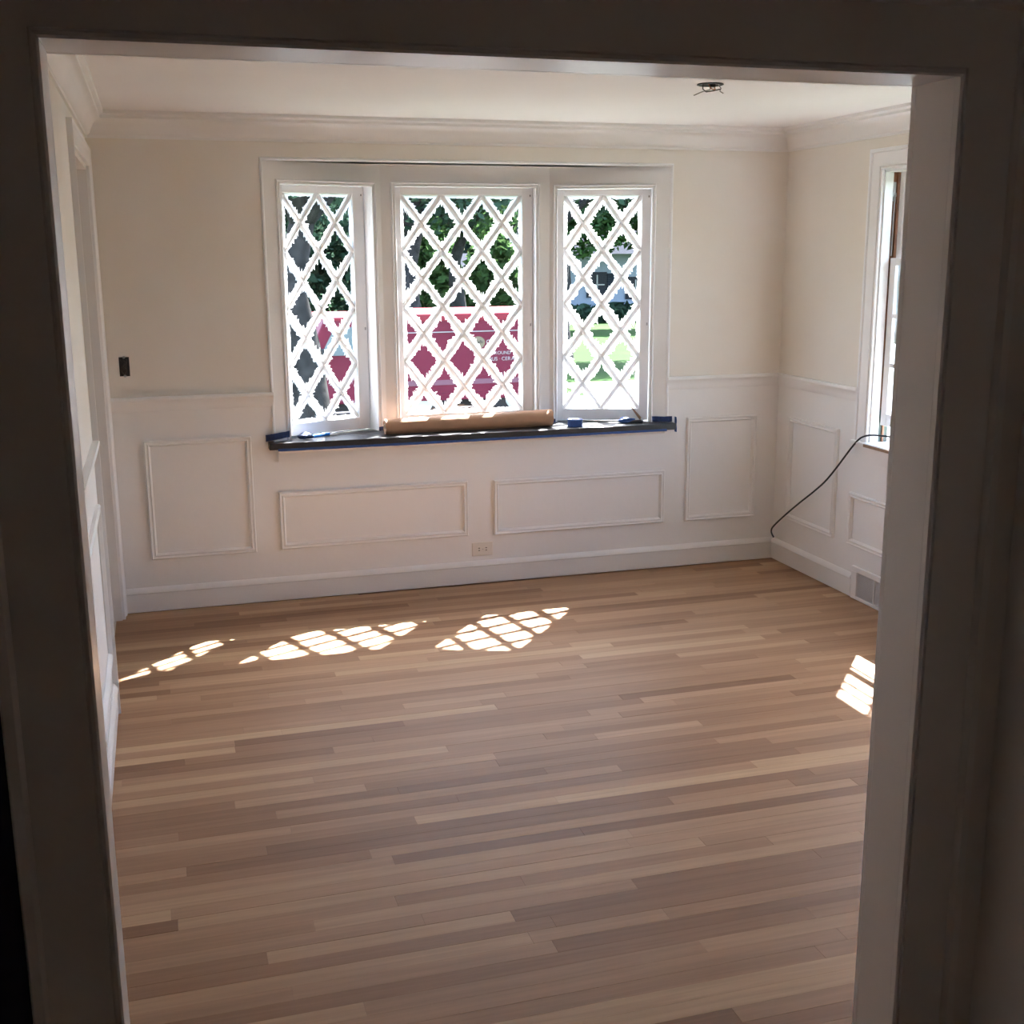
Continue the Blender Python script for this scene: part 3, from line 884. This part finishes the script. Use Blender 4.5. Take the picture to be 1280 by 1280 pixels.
# open switch box on the window wall
eb = empty('switch_box', (0.086, YB, 1.255)); tag(eb, 'open dark metal switch box with bare wires in the cream wall', 'electrical box')
bx0, bx1, bz0, bz1 = 0.062, 0.110, 1.207, 1.300
mb = MB()
mb.box(bx0, bx0 + 0.002, YB - 0.002, YB + 0.05, bz0, bz1); mb.box(bx1 - 0.002, bx1, YB - 0.002, YB + 0.05, bz0, bz1)
mb.box(bx0, bx1, YB - 0.002, YB + 0.05, bz0, bz0 + 0.002); mb.box(bx0, bx1, YB - 0.002, YB + 0.05, bz1 - 0.002, bz1)
mb.box(bx0 + 0.002, bx1 - 0.002, YB - 0.001, YB, bz0 + 0.002, bz1 - 0.002)
mb.build('box', BOXBLK, eb)
for z in (bz0 - 0.004, bz1 - 0.006):
    MB().tube([(0.086, YB - 0.004, z + 0.005), (0.086, YB - 0.0005, z + 0.005)], 0.007, 10).build('mounting_ear', STEEL, eb)
rn = random.Random(3)
for k in range(5):
    x0 = rn.uniform(bx0 + 0.01, bx1 - 0.01)
    pts = [(x0 + rn.uniform(-0.012, 0.012), YB - 0.003 - rn.random() * 0.012, bz0 + 0.012 + i * 0.017 + rn.uniform(-0.004, 0.004)) for i in range(5)]
    pts[0] = (x0, YB - 0.001, bz0 + 0.01); pts = [(min(bx1 - .006, max(bx0 + .006, p[0])), p[1], p[2]) for p in pts]
    MB().tube(pts, 0.0022, 6).build('wire', WIRE_D if k % 2 else BOXBLK, eb)

# duplex outlet lying sideways under the bay
ou = empty('wall_outlet', (1.886, YB, 0.195)); tag(ou, 'horizontal white duplex outlet above the back baseboard', 'outlet')
MB().box(1.827, 1.945, YB - 0.006, YB, 0.157, 0.233).build('cover_plate', PLASTIC, ou, bevel=0.003)
for cx in (1.866, 1.906):
    pts = [(cx + 0.0165 * math.cos(a) * 0.85, 0.195 + 0.0165 * math.sin(a)) for a in [2 * math.pi * k / 20 for k in range(20)]]
    rc = MB().prism(pts, 'y', YB - 0.0085, YB - 0.005).build('receptacle', PLASTIC, ou)
    for dz in (-0.0065, 0.0065):
        MB().box(cx - 0.0042, cx + 0.0042, YB - 0.0090, YB - 0.0084, 0.195 + dz - 0.0022, 0.195 + dz + 0.0022).build('slot', SLOT, rc)
MB().tube([(1.886, YB - 0.008, 0.195), (1.886, YB - 0.0055, 0.195)], 0.003, 10).build('screw', STEEL, ou)

# ceiling box with loose wires
cb = empty('ceiling_box', (2.432, -1.540, H)); tag(cb, 'open round ceiling box with loose hanging wires', 'electrical box')
MB().lathe([(0.0, 0.002), (0.050, 0.002), (0.052, 0.0), (0.054, -0.004), (0.049, -0.005), (0.047, -0.0015), (0.0, -0.0012)][::-1], 28, (2.432, -1.540, H)).build('box', BOXBLK, cb, smooth=True)
MB().lathe([(0.0, -0.001), (0.012, -0.001), (0.012, -0.012), (0.0, -0.012)], 12, (2.44, -1.545, H)).build('stud', WIRE_D, cb)
for k, (pts, mt) in enumerate([
        ([(2.405, -1.53, H - .001), (2.40, -1.54, H - .02), (2.41, -1.55, H - .032), (2.44, -1.55, H - .027), (2.47, -1.555, H - .02)], WIRE_D),
        ([(2.45, -1.53, H - .001), (2.43, -1.54, H - .022), (2.40, -1.53, H - .030), (2.375, -1.51, H - .042)], WIRE_W),
        ([(2.46, -1.55, H - .001), (2.47, -1.56, H - .018), (2.46, -1.57, H - .030), (2.475, -1.57, H - .038)], WIRE_W),
        ([(2.42, -1.55, H - .001), (2.425, -1.56, H - .020), (2.45, -1.55, H - .024), (2.45, -1.54, H - .006)], COPPER)]):
    MB().tube(pts, 0.0022, 6).build('wire', mt, cb, smooth=True)

# floor register in the right wall
rg = empty('wall_register', (W, -1.06, 0)); tag(rg, 'white framed grey mesh heating register low in the side wall', 'register')
ya, yb, za, zb = -1.262, -0.855, 0.004, 0.176
gz0_, gz1_ = 0.020, 0.150
mb = MB()
mb.box(W - 0.017, W, ya, yb, gz1_, zb); mb.box(W - 0.017, W, ya, yb, za, gz0_)
mb.box(W - 0.017, W, -0.905, yb, gz0_, gz1_); mb.box(W - 0.017, W, ya, -1.215, gz0_, gz1_)
mb.build('frame', WHITE, rg, bevel=0.0015)
MB().box(W - 0.015, W, -1.064, -1.056, gz0_, gz1_).build('divider', WHITE, rg)
MB().box(W - 0.003, W - 0.001, -1.215, -0.905, gz0_, gz1_).build('backing', REGBACK, rg)
gm = MB()
yy = -1.211
while yy < -0.906:
    if abs(yy + 1.060) > 0.005: gm.box(W - 0.010, W - 0.007, yy - 0.0013, yy + 0.0013, gz0_, gz1_)
    yy += 0.0068
zz = gz0_ + 0.004
while zz < gz1_:
    gm.box(W - 0.0105, W - 0.0075, -1.215, -0.905, zz - 0.0013, zz + 0.0013); zz += 0.0068
g_ = gm.build('mesh_grille', GRILLE, rg); g_['kind'] = 'stuff'

# black cable through the raised window
cpts = [(3.63, -0.075, 0.150), (3.632, -0.045, 0.170), (3.634, -0.045, 0.195), (3.636, -0.085, 0.232), (3.64, -0.15, 0.283), (3.64, -0.235, 0.342), (3.64, -0.335, 0.409), (3.64, -0.455, 0.486),
        (3.64, -0.572, 0.567), (3.64, -0.665, 0.648), (3.64, -0.751, 0.732), (3.638, -0.83, 0.806), (3.634, -0.905, 0.860), (3.64, -0.985, 0.884), (3.68, -1.05, 0.886), (3.74, -1.13, 0.880), (3.80, -1.21, 0.868), (3.90, -1.35, 0.80), (3.95, -1.4, 0.4), (3.97, -1.42, -0.5)]
def smooth_path(pts, k=4):
    P = [Vector(p) for p in pts]; out = []
    for i in range(len(P) - 1):
        p0, p1, p2, p3 = P[max(i - 1, 0)], P[i], P[i + 1], P[min(i + 2, len(P) - 1)]
        for s in range(k):
            t = s / k
            out.append(0.5 * ((2 * p1) + (-p0 + p2) * t + (2 * p0 - 5 * p1 + 4 * p2 - p3) * t * t + (-p0 + 3 * p1 - 3 * p2 + p3) * t ** 3))
    out.append(P[-1]); return out
cab = MB().tube(smooth_path(cpts), 0.0048, 8).build('cable', BLACK, smooth=True)
tag(cab, 'thin black cable drooping from the raised window to the corner', 'cable')

# ------------------------------------------------------------------ outside
struct(MB().box(-60, 60, 0.6, 90, GZ - 0.3, GZ).box(W + 0.4, 60, -20, 0.6, GZ - 0.3, GZ).build('ground', LAWN), 'sunlit green lawn outside the windows', 'lawn')
struct(MB().box(-60, 60, 8.6, 12.6, GZ - 0.25, GZ + 0.015).build('road', ASPHALT), 'grey asphalt drive under the red truck', 'road')
struct(MB().box(7.2, 60, 12.7, 14.6, GZ - 0.25, GZ + 0.012).build('path', PATH), 'pale sandy path across the lawn', 'path')

def leaf_cloud(blobs, n, size, seed):
    rn = random.Random(seed); mb = MB()
    tot = sum(b[3] * b[4] * b[5] for b in blobs)
    for (cx, cy, cz, rx, ry, rz) in blobs:
        k = int(n * rx * ry * rz / tot)
        for _ in range(k):
            d = Vector((rn.gauss(0, 1), rn.gauss(0, 1), rn.gauss(0, 1))).normalized() * (rn.random() ** 0.45)
            c = Vector((cx + d.x * rx, cy + d.y * ry, cz + d.z * rz))
            a = Vector((rn.gauss(0, 1), rn.gauss(0, 1), rn.gauss(0, 0.6))).normalized()
            b = a.cross(Vector((rn.gauss(0, 1), rn.gauss(0, 1), rn.gauss(0, 1)))).normalized()
            s = size * rn.uniform(0.6, 1.4)
            mb.add([c - a * s, c + b * s * 0.55, c + a * s, c - b * s * 0.55], [(0, 1, 2, 3)])
    return mb
def tree(name, x, y, h, tr_r, blobs, n, size, mat, label, seed, group='trees beyond the bay window'):
    t = empty(name, (x, y, GZ)); tag(t, label, 'tree', group)
    rn = random.Random(seed)
    pts = [(x + rn.uniform(-0.06, 0.06) * i, y + rn.uniform(-0.06, 0.06) * i, GZ + h * i / 5) for i in range(6)]
    tk = MB().tube(pts, tr_r, 14, rs=[tr_r * (1.35 if i == 0 else 1 - 0.12 * i) for i in range(6)])
    for k in range(3):
        a = rn.uniform(0, 6.28); b0 = Vector(pts[4])
        tk.tube([b0, b0 + Vector((math.cos(a) * 0.7, math.sin(a) * 0.7, 0.6)), b0 + Vector((math.cos(a) * 1.5, math.sin(a) * 1.5, 1.3))], tr_r * .4, 8, rs=[tr_r * .5, tr_r * .35, tr_r * .18])
    tk.build('trunk', BARK, t, smooth=True)
    fo = leaf_cloud([(x + b[0], y + b[1], GZ + b[2], b[3], b[4], b[5]) for b in blobs], n, size, seed).build('foliage', mat, t)
    return t
tree('shade_tree', 1.72, 6.6, 3.4, 0.26, [(0.2, 0.3, 4.1, 2.2, 1.8, 1.35), (-1.0, 0.5, 3.9, 1.6, 1.4, 1.2)], 9000, 0.055, LEAF_A, 'thick dark trunked tree close outside the left bay window', 11)
tree('shade_tree', 5.1, 17.0, 3.6, 0.34, [(0, 0, 4.6, 2.9, 2.4, 1.9), (1.2, 0.5, 4.4, 1.6, 1.6, 1.3)], 9000, 0.085, LEAF_A, 'dark tree with a stout trunk right behind the red truck', 12)
tree('shade_tree', 8.3, 26.0, 3.6, 0.26, [(0, 0, 4.5, 2.6, 2.2, 2.0)], 6000, 0.10, LEAF_B, 'sunlit bushy tree near the grey garage', 13)
tree('shade_tree', 9.05, 19.6, 3.6, 0.25, [(1.5, 0, 4.75, 2.2, 1.8, 1.7), (2.9, 0.2, 4.45, 1.6, 1.4, 1.5)], 8000, 0.085, LEAF_A, 'leafy tree spreading in front of the pale house', 14)
tree('shade_tree', 12.55, 29.6, 3.6, 0.20, [(1.0, 0, 3.9, 1.5, 1.2, 1.75), (2.9, 0.2, 4.1, 1.7, 1.3, 1.7), (4.9, 0.3, 4.0, 1.5, 1.2, 1.7)], 12000, 0.12, LEAF_B, 'bright green tree overhanging the pale house roof', 15)
tree('shade_tree', 3.0, 24.0, 3.4, 0.3, [(0, 0, 4.6, 3.0, 2.4, 2.4), (-1.5, 0, 3.2, 2.2, 1.6, 1.8)], 8000, 0.10, LEAF_A, 'deep green tree far behind the truck cab', 16)
def hedge(x0, x1, y, h, mat, label, seed, n):
    mb = MB(); blobs = []
    k = int((x1 - x0) / 1.2)
    rn = random.Random(seed)
    for i in range(k + 1):
        blobs.append((x0 + (x1 - x0) * i / k, y + rn.uniform(-0.2, 0.2), GZ + h * 0.5, 0.95, 0.8, h * 0.55 * rn.uniform(0.9, 1.1)))
    o = leaf_cloud(blobs, n, 0.17, seed).build('hedge', mat)
    return tag(o, label, 'hedge')
hedge(-4, 6.2, 30.0, 4.6, LEAF_A, 'tall dark hedge closing the view behind the truck cab', 31, 9000)
hedge(5.5, 12.2, 36.0, 5.0, LEAF_A, 'dark hedge wall behind the garage', 32, 8000)
hedge(8.3, 10.3, 29.4, 2.9, LEAF_B, 'clipped bright hedge beside the grey garage', 33, 4000)
hedge(13.0, 27.0, 40.5, 5.6, LEAF_A, 'dark trees massed behind the pale house', 34, 9000)
hedge(12.9, 22.0, 32.6, 0.55, LEAF_A, 'low green planting along the foot of the pale house', 35, 3500)

# pale house
ho = empty('house', (18, 35, GZ)); tag(ho, 'pale blue white house in shade across the lawn', 'house')
MB().box(13.9, 25, 33.6, 38, GZ, 1.75).build('wall', HOUSE, ho)
MB().prism([(32.9, 1.7), (35.8, 4.0), (38.7, 1.7)], 'x', 13.4, 25.5).build('roof', SHINGLE, ho)
for (xa, xb, za_, zb_) in ((14.95, 15.5, 0.30, 0.98), (16.42, 16.95, 0.22, 0.80), (19.6, 20.5, 0.4, 1.2)):
    wn_ = MB().box(xa - 0.1, xb + 0.1, 33.55, 33.62, za_ - 0.1, zb_ + 0.1).build('window', PANEDARK, ho)
    MB().box(xa + (xb - xa) / 2 - 0.02, xa + (xb - xa) / 2 + 0.02, 33.52, 33.56, za_, zb_).box(xa, xb, 33.52, 33.56, (za_ + zb_) / 2 - 0.02, (za_ + zb_) / 2 + 0.02).build('muntin', LETTER, wn_)
    MB().box(xb + 0.12, xb + 0.36, 33.54, 33.6, za_ - 0.05, zb_ + 0.05).build('shutter', SHINGLE, ho)
# grey garage
ga = empty('garage', (10.2, 31.5, GZ)); tag(ga, 'small grey garage between trees and hedge', 'garage')
MB().box(9.3, 11.3, 31.2, 34, GZ, 0.95).build('wall', GARAGE, ga)
MB().prism([(9.1, 0.93), (10.3, 1.75), (11.5, 0.93)], 'y', 31.0, 34.2).build('roof', SHINGLE, ga)
MB().box(9.7, 10.9, 31.14, 31.2, GZ, 0.5).build('door', SHINGLE, ga)

# neighbour house beside the side window
nb = empty('neighbour_house', (9.4, 5, GZ)); tag(nb, 'white board sided neighbour wall outside the side window', 'house')
MB().box(9.0, 12, 1.5, 9.5, GZ, 3.6).build('wall', HOUSE, nb)
for k in range(16):
    MB().box(8.97, 9.0, 1.75 + k * 0.5, 1.83 + k * 0.5, GZ, 3.6).build('batten', HOUSE, nb)
MB().prism([(8.7, 3.55), (10.5, 4.4), (12.3, 3.55)], 'y', 1.2, 9.8).build('roof', SHINGLE, nb)
MB().box(8.95, 9.0, 6.1, 6.9, 0.3, 1.6).build('window', PANEDARK, nb)

# red work truck
TY = 10.05
tk = empty('work_truck', (3.6, TY, GZ)); tag(tk, 'red work truck with white lettering parked on the drive', 'truck')
box = MB().box(3.12, 5.72, TY, TY + 1.9, -0.22, 0.93).build('cargo_box', RED, tk, bevel=0.02)
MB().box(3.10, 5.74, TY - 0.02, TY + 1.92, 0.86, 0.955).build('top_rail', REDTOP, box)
MB().box(3.12, 5.72, TY - 0.012, TY, 0.700, 0.712).build('trim_line', LETTER, box)
MB().box(3.12, 5.72, TY - 0.03, TY + 0.02, -0.24, -0.14).build('side_skirt', RED, box)
MB().box(3.12, 5.72, TY - 0.010, TY, -0.03, 0.04).build('pale_band', plain('pale_band_pink', (0.16, 0.055, 0.08), 0.5), box)
cabp = [(1.30, -0.25), (3.05, -0.25), (3.05, 0.80), (2.98, 0.90), (2.42, 0.90), (2.18, 0.38), (1.34, 0.30), (1.28, 0.1)]
MB().prism(cabp, 'y', TY + 0.05, TY + 1.85).build('cab', RED, tk, bevel=0.02)
MB().prism([(2.50, 0.42), (2.94, 0.42), (2.94, 0.80), (2.56, 0.80), (2.40, 0.50)], 'y', TY + 0.03, TY + 0.06).build('cab_window', plain('cab_glass', (0.10, 0.13, 0.15), 0.15), tk)
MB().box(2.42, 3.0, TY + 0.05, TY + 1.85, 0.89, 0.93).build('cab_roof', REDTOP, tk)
MB().box(2.30, 2.42, TY - 0.12, TY + 0.03, 0.36, 0.52).build('mirror', TYRE, tk)
MB().box(1.2, 1.34, TY + 0.05, TY + 1.85, -0.32, -0.12).build('bumper', STEEL, tk)
MB().box(1.4, 5.6, TY + 0.3, TY + 1.6, -0.38, -0.2).build('chassis', TYRE, tk)
for wx in (1.85, 3.75, 5.15):
    for wy in (TY + 0.08, TY + 1.58):
        wh = MB().tube([(wx, wy, GZ + 0.34), (wx, wy + 0.22, GZ + 0.34)], 0.34, 24).build('wheel', TYRE, tk, smooth=True)
        MB().tube([(wx, wy - 0.01, GZ + 0.34), (wx, wy + 0.02, GZ + 0.34)], 0.17, 18).build('hub', STEEL, wh, smooth=True)
el = [(4.565 + 0.098 * math.cos(a), 0.55 + 0.085 * math.sin(a)) for a in [2 * math.pi * k / 28 for k in range(28)]]
em = MB().prism(el, 'y', TY - 0.012, TY).build('emblem', CREAM, box)
sp = [(4.49 + 0.010 * i, TY - 0.016, 0.553 + 0.022 * math.sin(i * 1.9) + 0.008 * math.sin(i * 0.7)) for i in range(15)]
MB().tube(smooth_path(sp), 0.0045, 6).build('script_mark', SCRIPT, box)
def lettering(txt, x, z, h, parent):
    for ch in txt:
        if ch == ' ': x += h * 0.35; continue
        cu = bpy.data.curves.new('letter', 'FONT'); cu.body = ch; cu.size = h * 1.38
        cu.extrude = 0.002
        to = bpy.data.objects.new('tmp_text', cu); COL.objects.link(to)
        bpy.context.view_layer.update()
        me = bpy.data.meshes.new_from_object(to)
        bpy.data.objects.remove(to); bpy.data.curves.remove(cu)
        x0 = min(v.co.x for v in me.vertices); x1 = max(v.co.x for v in me.vertices)
        me.transform(Matrix.Translation((x, TY - 0.006, z)) @ Matrix.Rotation(math.radians(90), 4, 'X') @ Matrix.Translation((-x0, 0, 0)))
        me.name = 'letter'; me.materials.clear(); me.materials.append(LETTER)
        o = bpy.data.objects.new('letter', me); COL.objects.link(o)
        o.parent = parent; o.matrix_parent_inverse = parent_inverse(parent)
        x += (x1 - x0) + h * 0.16
lettering('CE', 4.685, 0.525, 0.062, box)
lettering('GROUND', 4.755, 0.375, 0.048, box)
lettering('OUS \u00b7 CERAM', 4.700, 0.288, 0.054, box)
lettering('205', 4.80, 0.060, 0.060, box)
